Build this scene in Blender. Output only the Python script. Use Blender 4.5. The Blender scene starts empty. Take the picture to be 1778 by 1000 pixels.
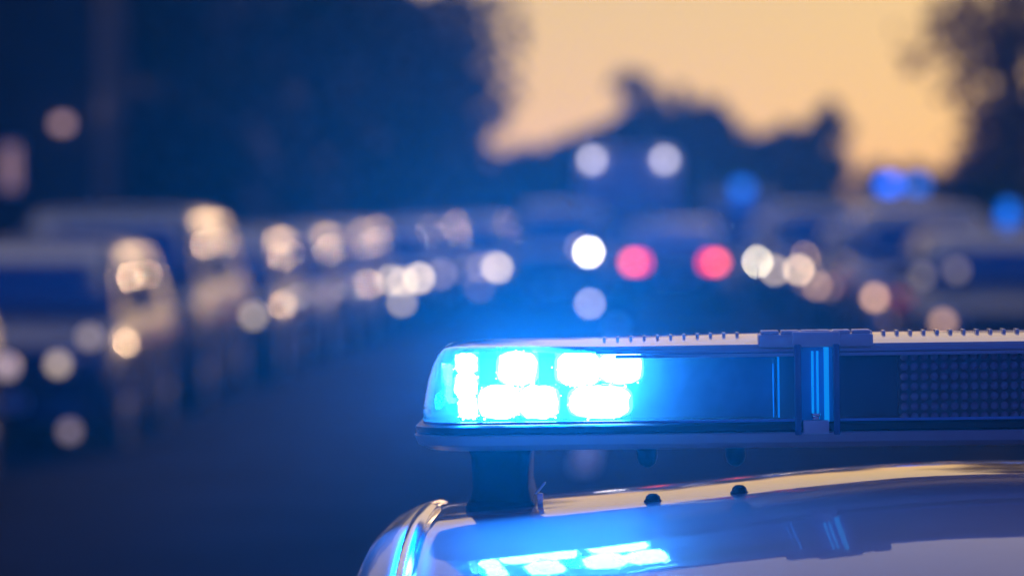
import bpy, math, random
import numpy as np
from mathutils import Vector, Matrix
R = math.radians
random.seed(7)
SC = bpy.context.scene
COL = SC.collection

# ------------------------------------------------------------------ camera
CAMZ = 1.75
FPX = 6667.0                      # 135 mm lens, in pixels of a 1778 px wide frame
VX, VY = 1120.0, 350.0            # where the street runs to
cam = bpy.data.cameras.new('camera')
cam.lens = 135; cam.sensor_width = 36; cam.clip_start = .05; cam.clip_end = 6000
cam.dof.use_dof = True; cam.dof.focus_distance = 3.9; cam.dof.aperture_fstop = 3.9
cam.dof.aperture_blades = 0
co = bpy.data.objects.new('camera', cam); COL.objects.link(co)
co.location = (0, 0, CAMZ)
co.rotation_euler = (R(90) - math.atan((500 - VY) / FPX), 0, math.atan((VX - 889) / FPX))
SC.camera = co

def P(px, py, d):
    """the street-aligned point seen at pixel (px, py) at d metres down the street"""
    return Vector(((px - VX) / FPX * d, d, CAMZ - (py - VY) / FPX * d))

# ------------------------------------------------------------------ sky and sun
w = bpy.data.worlds.new('World'); SC.world = w; w.use_nodes = True
nt = w.node_tree; nt.nodes.clear()
out = nt.nodes.new('ShaderNodeOutputWorld'); bg = nt.nodes.new('ShaderNodeBackground')
tc = nt.nodes.new('ShaderNodeTexCoord'); sep = nt.nodes.new('ShaderNodeSeparateXYZ')
nt.links.new(tc.outputs['Generated'], sep.inputs[0])
def ramp(stops):
    r = nt.nodes.new('ShaderNodeValToRGB'); e = r.color_ramp.elements
    while len(e) > 1: e.remove(e[-1])
    e[0].position = stops[0][0]; e[0].color = (*stops[0][1], 1)
    for p, c in stops[1:]:
        n = e.new(p); n.color = (*c, 1)
    nt.links.new(sep.outputs['Z'], r.inputs[0]); return r
SKY_K = 1.35
front = ramp([(0, (.52, .27, .11)), (.018, (.51, .305, .12)), (.05, (.50, .33, .138)), (.14, (.54, .38, .24)), (.28, (.44, .36, .37)),
              (.48, (.32, .28, .35)), (.70, (.16, .17, .28)), (.88, (.02, .03, .14)), (1, (.003, .025, .24))])
back = ramp([(0, (.045, .05, .22)), (.3, (.02, .04, .28)), (1, (.003, .025, .24))])
mr = nt.nodes.new('ShaderNodeMapRange'); mr.interpolation_type = 'SMOOTHSTEP'
mr.inputs['From Min'].default_value = .1; mr.inputs['From Max'].default_value = .72
nt.links.new(sep.outputs['Y'], mr.inputs['Value'])
mx = nt.nodes.new('ShaderNodeMix'); mx.data_type = 'RGBA'
nt.links.new(mr.outputs[0], mx.inputs['Factor'])
nt.links.new(back.outputs[0], mx.inputs['A']); nt.links.new(front.outputs[0], mx.inputs['B'])
sky = nt.nodes.new('ShaderNodeTexSky'); sky.sky_type = 'NISHITA'; sky.sun_disc = False
SUN_EL, SUN_AZ = 6.0, 9.5
sky.sun_elevation = R(SUN_EL); sky.sun_rotation = R(SUN_AZ)
add = nt.nodes.new('ShaderNodeMix'); add.data_type = 'RGBA'; add.blend_type = 'ADD'
add.inputs['Factor'].default_value = .003
nt.links.new(mx.outputs['Result'], add.inputs['A']); nt.links.new(sky.outputs[0], add.inputs['B'])
nt.links.new(add.outputs['Result'], bg.inputs['Color']); bg.inputs['Strength'].default_value = SKY_K
nt.links.new(bg.outputs[0], out.inputs['Surface'])

sl = bpy.data.lights.new('sun', 'SUN'); sl.energy = .5; sl.angle = R(3); sl.color = (1, .62, .33)
so = bpy.data.objects.new('sun', sl); COL.objects.link(so)
sd = Vector((math.sin(R(SUN_AZ)) * math.cos(R(SUN_EL)), math.cos(R(SUN_AZ)) * math.cos(R(SUN_EL)), math.sin(R(SUN_EL))))
so.rotation_euler = (-sd).to_track_quat('-Z', 'Y').to_euler(); so.location = (0, 0, 30)

SC.view_settings.view_transform = 'Standard'; SC.view_settings.look = 'None'
SC.view_settings.exposure = 0; SC.view_settings.gamma = 1
cy = SC.cycles
cy.use_denoising = True; cy.denoiser = 'OPENIMAGEDENOISE'
cy.max_bounces = 8; cy.transparent_max_bounces = 12; cy.volume_bounces = 0
cy.sample_clamp_indirect = 8; cy.caustics_reflective = False; cy.caustics_refractive = False

# ------------------------------------------------------------------ materials
MATS = {}
def pm(name, base, rough=.5, metal=0, coat=0, em=None, ems=0, var=.12, scale=6, bump=0, spec=.5, coatr=.03):
    if name in MATS: return MATS[name]
    m = bpy.data.materials.new(name); m.use_nodes = True; n = m.node_tree
    b = n.nodes['Principled BSDF']
    t = n.nodes.new('ShaderNodeTexCoord'); no = n.nodes.new('ShaderNodeTexNoise')
    no.inputs['Scale'].default_value = scale; no.inputs['Detail'].default_value = 6
    n.links.new(t.outputs['Object'], no.inputs['Vector'])
    r = n.nodes.new('ShaderNodeValToRGB')
    r.color_ramp.elements[0].position = .3; r.color_ramp.elements[1].position = .7
    r.color_ramp.elements[0].color = (*[c * (1 - var) for c in base], 1)
    r.color_ramp.elements[1].color = (*[min(1, c * (1 + var)) for c in base], 1)
    n.links.new(no.outputs[0], r.inputs[0]); n.links.new(r.outputs[0], b.inputs['Base Color'])
    b.inputs['Roughness'].default_value = rough; b.inputs['Metallic'].default_value = metal
    b.inputs['Coat Weight'].default_value = coat; b.inputs['Coat Roughness'].default_value = coatr
    b.inputs['Specular IOR Level'].default_value = spec
    if em:
        b.inputs['Emission Color'].default_value = (*em, 1); b.inputs['Emission Strength'].default_value = ems
    if bump:
        bp = n.nodes.new('ShaderNodeBump'); bp.inputs['Strength'].default_value = bump
        bp.inputs['Distance'].default_value = .01
        n.links.new(no.outputs[0], bp.inputs['Height']); n.links.new(bp.outputs[0], b.inputs['Normal']); n.links.new(bp.outputs[0], b.inputs['Coat Normal'])
    MATS[name] = m; return m

def lens_mat(name, tint, transl, tw=.25, rough=.06, clear=None, cx=.2):
    """thin clear coloured plastic: lets light through, glows a little where lit, shines at a slant"""
    m = bpy.data.materials.new(name); m.use_nodes = True; n = m.node_tree; n.nodes.clear()
    o = n.nodes.new('ShaderNodeOutputMaterial')
    tr = n.nodes.new('ShaderNodeBsdfTransparent'); tr.inputs[0].default_value = (*tint, 1)
    tl = n.nodes.new('ShaderNodeBsdfTranslucent'); tl.inputs[0].default_value = (*transl, 1)
    gl = n.nodes.new('ShaderNodeBsdfGlossy'); gl.inputs['Roughness'].default_value = rough
    gl.inputs[0].default_value = (1, 1, 1, 1)
    no = n.nodes.new('ShaderNodeTexNoise'); no.inputs['Scale'].default_value = 60
    t = n.nodes.new('ShaderNodeTexCoord'); n.links.new(t.outputs['Object'], no.inputs['Vector'])
    mp = n.nodes.new('ShaderNodeMapRange'); mp.inputs['To Min'].default_value = tw * .75; mp.inputs['To Max'].default_value = tw * 1.25
    n.links.new(no.outputs[0], mp.inputs['Value'])
    if clear:      # the lens is clear between the clamps, coloured outside them
        sp = n.nodes.new('ShaderNodeSeparateXYZ'); n.links.new(t.outputs['Object'], sp.inputs[0])
        ab = n.nodes.new('ShaderNodeMath'); ab.operation = 'ABSOLUTE'; n.links.new(sp.outputs['X'], ab.inputs[0])
        gt = n.nodes.new('ShaderNodeMath'); gt.operation = 'GREATER_THAN'; gt.inputs[1].default_value = cx; n.links.new(ab.outputs[0], gt.inputs[0])
        mc = n.nodes.new('ShaderNodeMix'); mc.data_type = 'RGBA'; n.links.new(gt.outputs[0], mc.inputs['Factor'])
        mc.inputs['A'].default_value = (*clear, 1); mc.inputs['B'].default_value = (*tint, 1); n.links.new(mc.outputs['Result'], tr.inputs[0])
    m1 = n.nodes.new('ShaderNodeMixShader'); n.links.new(mp.outputs[0], m1.inputs[0])
    n.links.new(tr.outputs[0], m1.inputs[1]); n.links.new(tl.outputs[0], m1.inputs[2])
    fr = n.nodes.new('ShaderNodeFresnel'); fr.inputs[0].default_value = 1.5
    m2 = n.nodes.new('ShaderNodeMixShader'); n.links.new(fr.outputs[0], m2.inputs[0])
    n.links.new(m1.outputs[0], m2.inputs[1]); n.links.new(gl.outputs[0], m2.inputs[2])
    n.links.new(m2.outputs[0], o.inputs['Surface'])
    MATS[name] = m; return m

TYRE = pm('tyre_rubber', (.02, .02, .022), .8)
RIM = pm('alloy_rim', (.5, .5, .52), .3, .8)
GLASS = pm('dark_car_glass', (.02, .022, .026), .04, 0, 1, spec=1, var=.05)
GLASS.node_tree.nodes['Principled BSDF'].inputs['IOR'].default_value = 2.0
TRIM = pm('black_trim', (.02, .02, .022), .45)
CHROME = pm('chrome', (.75, .75, .78), .12, 1)
PLATE = pm('plate_white', (.7, .7, .68), .4)
TLOFF = pm('tail_lamp_red', (.35, .01, .015), .15, 0, .5)
TLON = pm('tail_lamp_lit', (.4, .01, .02), .2, em=(1, .01, .01), ems=5.5)
TLON2 = pm('tail_lamp_lit_core', (.4, .05, .05), .2, em=(1, .13, .08), ems=11)
ASPH = pm('asphalt', (.011, .018, .034), .9, spec=.05, var=.45, scale=.6, bump=.4)
ASPH.node_tree.nodes['Principled BSDF'].inputs['IOR'].default_value = 1.18
PAVE = pm('pavement', (.16, .15, .15), .8, var=.2, scale=2, bump=.3)
KERB = pm('kerb_stone', (.28, .27, .26), .8, var=.15)
GRND = pm('ground_soil', (.05, .06, .03), .95, var=.4, scale=.8)
BARK = pm('bark', (.06, .045, .03), .9, var=.4, scale=9, bump=.8)
GLOWS = {}
def glowmat(col, s):
    k = (col, s)
    if k not in GLOWS:
        GLOWS[k] = pm('lamp_or_glint_%d' % len(GLOWS), (.8, .8, .8), .1, em=col, ems=s)
    return GLOWS[k]
LENS_OFF = pm('headlamp_glass', (.35, .36, .38), .08, .3, .6)

# ------------------------------------------------------------------ mesh helpers
class MB:
    def __init__(s): s.v = []; s.f = []
    def quadgrid(s, rows, close=False):
        b = len(s.v); nr, ncl = len(rows), len(rows[0])
        for r in rows: s.v += [tuple(p) for p in r]
        for i in range(nr - 1):
            for j in range(ncl if close else ncl - 1):
                k = (j + 1) % ncl
                s.f.append((b + i * ncl + j, b + i * ncl + k, b + (i + 1) * ncl + k, b + (i + 1) * ncl + j))
        return b
    def face(s, pts):
        b = len(s.v); s.v += [tuple(p) for p in pts]; s.f.append(tuple(range(b, b + len(pts))))
    def box(s, a, c):
        x0, y0, z0 = a; x1, y1, z1 = c; b = len(s.v)
        s.v += [(x0, y0, z0), (x1, y0, z0), (x1, y1, z0), (x0, y1, z0), (x0, y0, z1), (x1, y0, z1), (x1, y1, z1), (x0, y1, z1)]
        s.f += [tuple(b + i for i in q) for q in ((0, 3, 2, 1), (4, 5, 6, 7), (0, 1, 5, 4), (1, 2, 6, 5), (2, 3, 7, 6), (3, 0, 4, 7))]
    def tube(s, p, q, r0, r1=None, n=10, cap=True):
        r1 = r0 if r1 is None else r1; p = Vector(p); q = Vector(q); d = (q - p).normalized()
        u = d.orthogonal().normalized(); v = d.cross(u)
        A = [p + (u * math.cos(2 * math.pi * i / n) + v * math.sin(2 * math.pi * i / n)) * r0 for i in range(n)]
        B = [q + (u * math.cos(2 * math.pi * i / n) + v * math.sin(2 * math.pi * i / n)) * r1 for i in range(n)]
        b = s.quadgrid([A, B], True)
        if cap:
            s.f.append(tuple(b + i for i in reversed(range(n)))); s.f.append(tuple(b + n + i for i in range(n)))
    def lathe(s, c, axis, prof, n=24):
        """prof: (distance along axis, radius)"""
        d = Vector(axis).normalized(); u = d.orthogonal().normalized(); v = d.cross(u); c = Vector(c)
        rows = [[c + d * h + (u * math.cos(2 * math.pi * i / n) + v * math.sin(2 * math.pi * i / n)) * max(r, 1e-5) for i in range(n)] for h, r in prof]
        s.quadgrid(rows, True)
    def build(s, name, mat, parent=None, bevel=0, smooth=False, seg=2, off=None):
        me = bpy.data.meshes.new(name)
        v = s.v if off is None else [(a - off[0], b - off[1], c - off[2]) for a, b, c in s.v]
        me.from_pydata(v, [], s.f); me.update()
        me.materials.append(mat)
        o = bpy.data.objects.new(name, me); COL.objects.link(o)
        if parent: o.parent = parent
        if bevel:
            m = o.modifiers.new('bevel', 'BEVEL'); m.width = bevel; m.segments = seg; m.limit_method = 'ANGLE'; m.angle_limit = R(40)
        if smooth or bevel:
            me.polygons.foreach_set('use_smooth', [True] * len(me.polygons))
            m = o.modifiers.new('split', 'EDGE_SPLIT'); m.split_angle = R(38)
        return o

def tag(o, label=None, cat=None, group=None, kind=None):
    if label: o['label'] = label
    if cat: o['category'] = cat
    if group: o['group'] = group
    if kind: o['kind'] = kind
    return o
def empty(name, loc, rz=0, ry=0):
    o = bpy.data.objects.new(name, None); COL.objects.link(o); o.location = loc
    o.rotation_euler = (0, ry, rz); o.empty_display_size = .3; return o
def lerp(a, b, t): return a + (b - a) * t
def interp(x, pts): return float(np.interp(x, [p[0] for p in pts], [p[1] for p in pts]))

# ------------------------------------------------------------------ ground and road
def sheet(name, x0, x1, y0, y1, z, mat, n=1):
    m = MB(); m.quadgrid([[(lerp(x0, x1, i / n), lerp(y0, y1, j / n), z) for i in range(n + 1)] for j in range(n + 1)])
    return tag(m.build(name, mat), kind='structure')
sheet('ground', -110, 110, -30, 200, 0, GRND, 8)
sheet('road', -5.9, 4.9, -30, 199, .004, ASPH, 4)
for nm, a, b in (('pavement_left', -9.2, -6.05), ('pavement_right', 5.05, 8.2)):
    m = MB(); m.box((a, -30, 0.002), (b, 199, .12)); tag(m.build(nm, PAVE), kind='structure')
for nm, a, b in (('kerb_left', -6.05, -5.9), ('kerb_right', 4.9, 5.05)):
    m = MB()
    for k in range(228): m.box((a, -30 + k, .002), (b, -30 + k + .988, .13))
    tag(m.build(nm, KERB, bevel=0), kind='structure')
MARK = pm('road_paint', (.55, .54, .5), .6, var=.2, scale=5)
m = MB()
for k in range(24):
    y = -20 + k * 9; m.face([(-.46, y, .009), (-.34, y, .009), (-.34, y + 3, .009), (-.46, y + 3, .009)])
tag(m.build('lane_marking', MARK), kind='structure')

# ------------------------------------------------------------------ parked cars
ST = {  # length, width, height, belt, bonnet front z, windscreen base, screen top, roof rear, rear base (fractions of length), tail z
    'hatch': dict(L=4.0, W=1.72, H=1.47, belt=.94, nose=.72, bon=.90, f=(.24, .42, .88, .985), boot=.93),
    'estate': dict(L=4.55, W=1.76, H=1.47, belt=.93, nose=.70, bon=.88, f=(.25, .40, .90, .985), boot=.92),
    'saloon': dict(L=4.55, W=1.76, H=1.43, belt=.93, nose=.70, bon=.88, f=(.25, .40, .68, .83), boot=.96),
    'suv': dict(L=4.5, W=1.84, H=1.69, belt=1.06, nose=.88, bon=1.04, f=(.22, .36, .90, .985), boot=1.03),
    'van': dict(L=5.0, W=1.95, H=1.97, belt=1.12, nose=.92, bon=1.10, f=(.13, .29, .985, .998), boot=1.1),
    'box': dict(L=5.6, W=2.02, H=2.72, belt=1.2, nose=.95, bon=1.16, f=(.12, .26, .985, .998), boot=1.2),
}
def paint(name, c, metal=.0):
    return pm(name, c, .24, metal, .3 if max(c) < .11 else 1.0, var=.03, coatr=.04, spec=.35 if max(c) < .11 else .5)
SILVER = paint('silver_paint', (.10, .10, .11), .7); WHITE = paint('white_paint', (.15, .15, .16))
GREY = paint('grey_paint', (.05, .05, .058), .5); BLACK = paint('black_paint', (.015, .015, .018))
PALE = paint('pale_van_paint', (.70, .68, .68)); NAVY = paint('dark_blue_paint', (.015, .03, .10), .3); BEIGE = paint('champagne_paint', (.46, .40, .32), .6)
REDP = paint('dark_red_paint', (.16, .015, .02), .2)

def car(style, mat, loc, rz, label, cat, group, head=(0, 0), hcol=(1, .78, .52), tail=(0, 0), name='parked_car', lamp_glints=()):
    S = ST[style]; L, W, H, belt = S['L'], S['W'], S['H'], S['belt']
    root = empty(name, loc, rz); tag(root, label, cat, group)
    y0 = -L / 2; hw = W / 2
    fy = [y0 + f * L for f in S['f']]
    top = [(y0, S['nose'] - .06), (y0 + .05, S['nose']), (y0 + .3, S['nose'] + .07), (fy[0] - .1, S['bon']), (fy[0] + .25, belt), (fy[3] - .1, belt + .03), (L / 2 - .12, S['boot']), (L / 2, S['boot'] - .08)]
    if style == 'saloon': top = top[:5] + [(fy[3], belt + .04), (L / 2 - .15, S['boot']), (L / 2, S['boot'] - .1)]
    wr = .32 if style not in ('suv', 'van', 'box') else .35
    wy = (y0 + .82, L / 2 - .85); n = 72; rows = []
    for i in range(n + 1):
        y = lerp(y0, L / 2, i / n); t = (y - y0) / L
        e = min(1, min(t, 1 - t) / .09); wd = hw * (.80 + .20 * math.sin(e * math.pi / 2))
        zb = .20 if .05 < t < .95 else .27
        za = zb
        for c in wy:
            if abs(y - c) < wr + .05: za = max(za, wr + math.sqrt(max(0, (wr + .05) ** 2 - (y - c) ** 2)))
        zt = interp(y, top)
        half = [(wd * .86, zb), (wd * .965, za), (wd * .99, max(za + .02, .42)), (wd, max(za + .03, .58)), (wd * .985, max(za + .04, zt - .16)), (wd * .95, max(za + .05, zt - .05)), (wd * .86, zt), (wd * .45, zt + .022)]
        rows.append([(-x, y, z) for x, z in half] + [(0, y, zt + .03)] + [(x, y, z) for x, z in reversed(half)] + [(0, y, zb)])
    m = MB(); b = m.quadgrid(rows, True); k = len(rows[0])
    m.f.append(tuple(b + j for j in range(k))); m.f.append(tuple(b + n * k + j for j in reversed(range(k))))
    m.build('body', mat, root, smooth=True)
    # greenhouse
    zb = belt - .03; wb, wt = hw * .90, hw * (.74 if H < 1.8 else .84)
    def zr(y):
        if y < fy[1]: return lerp(zb, H - .03, (y - fy[0]) / (fy[1] - fy[0]))
        if y > fy[2]: return lerp(H - .05, zb, (y - fy[2]) / max(.01, fy[3] - fy[2]))
        t = (y - fy[1]) / (fy[2] - fy[1]); return H - .03 + .03 * math.sin(math.pi * min(1, t * 1.1)) - .02 * t
    def sx(z): return lerp(wb, wt, (z - zb) / (H - zb))
    ys = [fy[0], lerp(fy[0], fy[1], .5), fy[1] - .03, fy[1] + .05] + [lerp(fy[1], fy[2], t) for t in (.15, .3, .5, .7, .85)] + [fy[2], lerp(fy[2], fy[3], .5), fy[3]]
    rows = []
    for y in ys:
        z = max(zr(y), zb + .01); h = z - zb
        half = [(sx(zb), zb), (sx(zb + h * .5), zb + h * .5), (sx(z - h * .12), z - h * .12), (sx(z) - .035, z - h * .03), (sx(z) * .7, z + .008)]
        rows.append([(-x, y, q) for x, q in half] + [(0, y, z + .016)] + [(x, y, q) for x, q in reversed(half)])
    m = MB(); b = m.quadgrid(rows); k = len(rows[0])
    m.f.append(tuple(b + j for j in range(k))); m.f.append(tuple(b + (len(rows) - 1) * k + j for j in reversed(range(k))))
    m.build('roof', mat, root, smooth=True)
    def screen(ya, yb, nm, sgn):
        rows = []
        for t in (.10, .37, .63, .90):
            y = lerp(ya, yb, t); z = zr(y); wx = sx(z) - .08
            rows.append([(wx * u, y + sgn * .022, z + .03 + .0 * u) for u in (-1, -.6, -.2, .2, .6, 1)])
        m = MB(); m.quadgrid(rows); o = m.build(nm, GLASS, root, smooth=True)
        so_ = o.modifiers.new('solid', 'SOLIDIFY'); so_.thickness = .006
    screen(fy[0], fy[1], 'windscreen', -1)
    if style in ('van', 'box'):
        m = MB()
        for s in (-1, 1):
            m.box((min(s * .08, s * (wt - .1)), fy[3] + .0, belt + .12), (max(s * .08, s * (wt - .1)), fy[3] + .012, min(H - .35, belt + .62)))
        m.build('rear_window', GLASS, root, bevel=.004)
    else: screen(fy[2], fy[3], 'rear_window', 1)
    # side windows
    span = [(fy[0] + .30, fy[1] + .95), (fy[1] + 1.03, min(fy[2] - .05, fy[1] + 1.9))]
    if style in ('hatch', 'estate', 'suv') and fy[2] - span[1][1] > .25: span.append((span[1][1] + .08, fy[2] + .02))
    if style in ('van', 'box'): span = [(fy[0] + .32, fy[1] + .75)]
    HL = {}
    for s in (-1, 1):
        for a, c in span:
            rows = []
            zl = belt + .03; zh = min(H - .13, belt + .62)
            for z in (zl, lerp(zl, zh, .5), zh):
                tt = (z - zl) / (zh - zl)
                aa = max(a, lerp(fy[0], fy[1], (z + .09 - zb) / (H - zb)) + .05)
                cc = min(c, lerp(fy[3], fy[2], (z + .02 - zb) / (H - zb)) - .06)
                if cc < aa + .05: cc = aa + .05
                rows.append([(s * (sx(z) + .006), lerp(aa, cc, q), z) for q in (0, .5, 1)])
            m = MB(); m.quadgrid(rows if s > 0 else [list(reversed(r)) for r in rows])
            o = m.build('side_window', GLASS, root, smooth=True)
            q = o.modifiers.new('solid', 'SOLIDIFY'); q.thickness = .005
        # mirror
        m = MB(); yy = fy[0] + .42
        m.box((min(s * (wb + .03), s * (wb + .20)), yy - .05, belt + .02), (max(s * (wb + .03), s * (wb + .20)), yy + .05, belt + .16))
        m.build('mirror', mat, root, bevel=.03)
        # lamps
        hx0, hx1 = hw * .50, hw * .80
        hz = S['nose'] - .09
        m = MB(); rows = []
        for z in (hz - .075, hz - .02, hz + .04, hz + .085):
            rows.append([(s * x, y0 - .02 + max(0, (abs(x) - hw * .6)) * .35 + (.012 if z > hz else 0), z) for x in (hx0, lerp(hx0, hx1, .4), lerp(hx0, hx1, .75), hx1)])
        m.quadgrid(rows)
        o = m.build('headlight', LENS_OFF, root, smooth=True); HL[s] = o
        q = o.modifiers.new('solid', 'SOLIDIFY'); q.thickness = .02
        tz = S['boot'] - .13; on = tail[0 if s < 0 else 1]
        m = MB(); a_, b_ = sorted((s * hw * .52, s * hw * .80)); m.box((a_, L / 2 - .02, tz - .07), (b_, L / 2 + .025, tz + .07))
        tl = m.build('taillight', TLON if on else TLOFF, root, bevel=.02)
        if on:
            m = MB(); c_ = s * hw * .72; m.lathe((c_, L / 2 + .026, tz), (0, 1, 0), [(0, .055), (.01, .05), (.014, 0)], 16)
            m.build('lamp_core', TLON2, tl, smooth=True)
        for c in wy:
            m = MB(); xo = s * (hw - .005); xi = s * (hw - .22)
            m.lathe((xi, c, wr), (s, 0, 0), [(0, .0), (0, wr * .9), (.02, wr), (.195, wr), (.215, wr * .93), (.218, wr * .66), (.19, wr * .62)], 24)
            wh = m.build('wheel', TYRE, root, smooth=True)
            m = MB()
            m.lathe((xi, c, wr), (s, 0, 0), [(.16, 0), (.165, wr * .12), (.19, wr * .14), (.195, .0)], 14)
            m.lathe((xi, c, wr), (s, 0, 0), [(.15, wr * .56), (.205, wr * .58), (.205, wr * .64), (.15, wr * .64)], 24)
            for q in range(5):
                an = q * 2 * math.pi / 5
                m.tube((xi + s * .18, c + math.cos(an) * wr * .1, wr + math.sin(an) * wr * .1), (xi + s * .19, c + math.cos(an) * wr * .6, wr + math.sin(an) * wr * .6), .03, .022, 6)
            m.build('rim', RIM, wh, smooth=True)
    for px, py, lum, col in lamp_glints:      # added glowing discs for sunset glints and lamps; lum: brightness of the blurred disc
        d = loc[1] + y0 - .05; p = P(px, py, d); lx, lz = p.x - loc[0], p.z; rb = .05
        dia = 2 * rb / d * FPX; coc = 62 * (1 - 3.9 / d); s_ = round(lum * .6 * (coc ** 2 + dia ** 2) / dia ** 2, 1)
        up = lz > .5
        m = MB(); m.lathe((lx, y0 - .03, lz), (0, -1, 0), [(-.02, rb), (.0, rb), (.012, rb * .8), (.018, 0)], 16)
        m.build('lamp_glint' if up else 'low_glint', glowmat(col, s_), (HL[1] if lx > 0 else HL[-1]) if up else root, smooth=True)
    m = MB(); m.box((-hw * .45, y0 - .018, .42), (hw * .45, y0 + .03, .53)); m.build('grille', TRIM, root, bevel=.01)
    m = MB(); m.box((-.26, y0 - .03, .31), (.26, y0 - .006, .41)); m.build('number_plate', PLATE, root, bevel=.004)
    m = MB(); m.box((-.26, L / 2 + .004, .56), (.26, L / 2 + .022, .67)); m.build('number_plate', PLATE, root, bevel=.004)
    m = MB(); m.box((-hw * .78, L / 2 - .04, .30), (hw * .78, L / 2 + .035, .50)); m.build('rear_bumper', TRIM, root, bevel=.03)
    m = MB(); m.box((-hw * .78, y0 - .03, .24), (hw * .78, y0 + .05, .36)); m.build('front_bumper', mat, root, bevel=.03)
    return root

WARM = (1, .74, .46); CREAM = (1, .77, .46); PINK = (.95, .68, .58); AMB = (1, .56, .30)
GL = 'cars parked along the left kerb'; GR = 'cars parked along the right kerb'
# left row: the flank towards the street lies at about x = -3.85; front faces the camera
def left(style, mat, yf, xf, label, lamp_glints=(), cat='car', name='parked_car'):
    S = ST[style]
    return car(style, mat, (xf - S['W'] / 2, yf + S['L'] / 2, .004), 0, label, cat, GL, lamp_glints=lamp_glints, name=name)
left('estate', BLACK, 19.9, -4.05, 'black estate car cut off by the left edge of the photo, nearest of its row', [(4, 640, .35, PINK)])
left('hatch', NAVY, 26.2, -3.65, 'dark blue hatchback parked second in the left row, added glint low at the left edge', [(95, 635, .42, WARM), (150, 588, .22, WARM), (115, 752, .16, PINK)])
left('suv', GREY, 30.9, -3.62, 'tall dark grey off-road car with the tallest bright side glint of the row', [(270, 560, .35, CREAM), (285, 668, .15, PINK)])
left('hatch', GREY, 35.9, -3.45, 'grey hatchback parked right behind the tall dark grey off-road car', [(315, 556, .30, CREAM), (437, 550, .38, CREAM), (400, 610, .08, PINK)])
left('estate', SILVER, 40.3, -3.37, 'silver estate car with the brightest low added glint of the near left row', [(508, 540, .75, CREAM), (498, 622, .08, PINK)])
left('hatch', WHITE, 45.3, -3.3, 'white hatchback behind the silver estate with the bright added glint', [(590, 515, .25, CREAM)])
left('hatch', BEIGE, 50.8, -3.5, 'champagne hatchback in the left row, leftmost of the three added glints close together', [(650, 490, .85, CREAM), (697, 525, .4, CREAM)])
left('saloon', SILVER, 56.0, -3.05, 'silver saloon in the left row, rightmost of the three added glints close together', [(727, 484, .95, CREAM), (699, 490, .45, CREAM), (765, 478, .15, PINK)])
left('hatch', NAVY, 60.6, -2.9, 'dark blue hatchback far along the left row between the silver saloon and white estate', [(832, 500, .08, PINK)])
left('estate', WHITE, 65.2, -2.25, 'white estate car at the far end of the left row, added glint alone by the road', [(864, 466, .7, CREAM), (858, 462, .25, WARM), (835, 465, .15, PINK)])
left('saloon', GREY, 71, -2.5, 'grey saloon last in the left row, mostly hidden by the white estate car')

# right row: street flank at about x = +2.5
def right(style, mat, yf, xf, label, lamp_glints=(), cat='car', name='parked_car'):
    S = ST[style]
    return car(style, mat, (xf + S['W'] / 2, yf + S['L'] / 2, .004), 0, label, cat, GR, lamp_glints=lamp_glints, name=name)
right('van', BLACK, 25.5, 3.1, 'black van at the right edge of the photo, nearest of the right row', cat='van', name='parked_van')
right('hatch', GREY, 35.0, 2.45, 'grey hatchback in the right row behind the black van, dim added glint above the light bar', [(1636, 560, .42, AMB), (1660, 470, .12, CREAM), (1600, 480, .1, CREAM)])
right('suv', BEIGE, 43.5, 2.3, 'champagne off-road car in the right row with the warm orange added glint', [(1518, 517, .62, AMB), (1566, 535, .3, AMB), (1548, 556, .22, AMB)])
right('saloon', GREY, 52.0, 2.35, 'grey saloon in the right row behind the champagne off-road car', [(1418, 497, .3, AMB), (1440, 500, .12, AMB)])
right('suv', SILVER, 60.5, 1.9, 'silver off-road car in the right row showing a cream added glint', [(1386, 469, .8, (1, .72, .45)), (1345, 470, .5, (1, .75, .5)), (1402, 490, .35, AMB), (1400, 446, .5, AMB)])
right('hatch', WHITE, 69.0, 1.8, 'white hatchback far along the right row beside the red taillights, brightest cream added glint', [(1317, 455, 2.2, (1, .86, .58))])
right('saloon', SILVER, 78.0, 2.3, 'silver saloon last in the right row')

# moving vehicles in the street
c = car('saloon', SILVER, ((1171 - VX) / FPX * 58, 58 + 2.27, .004), math.pi, 'silver car seen from behind in the street with both red taillights lit', 'car', None, tail=(1, 1), name='driving_car')
S_ = ST['suv']
GLARE = pm('sky_glare_glass', (.62, .58, .60), .3, 0, .5, var=.15, scale=3)  # sky reflection on the glass put into its pale base colour
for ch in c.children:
    if ch.name.startswith('rear_window'): ch.data = ch.data.copy(); ch.data.materials[0] = GLARE; ch['label'] = 'rear window with pale sky glare in its colour'
c = car('suv', WHITE, ((1022 - VX) / FPX * 64 - .5, 64 + S_['L'] / 2, .004), 0, 'oncoming white off-road car in the left lane with one dazzling white headlight', 'car', None, name='oncoming_car', lamp_glints=[(1022, 438, 2.6, (1, .93, .80)), (1006, 430, .15, PINK), (1024, 528, .5, (.85, .78, .9))])  # lowest disc is added, stands for the headlight's reflection on the road
c = car('box', PALE, ((1092 - VX) / FPX * 68, 68 + 2.8, .004), math.pi, 'pale high-roofed van ahead of the red-lit car, two round marker lamps on its back', 'van', None, name='box_van')
for s in (-1, 1):
    p = P(1154 if s < 0 else 1028, 278, 68)
    m = MB(); m.lathe((-(p.x - c.location.x), 2.8, p.z), (0, 1, 0), [(0, .0), (0, .07), (.03, .065), (.045, 0)], 18)
    m.build('marker_lamp', glowmat((.80, .72, .80), 6), c, smooth=True)

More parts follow.
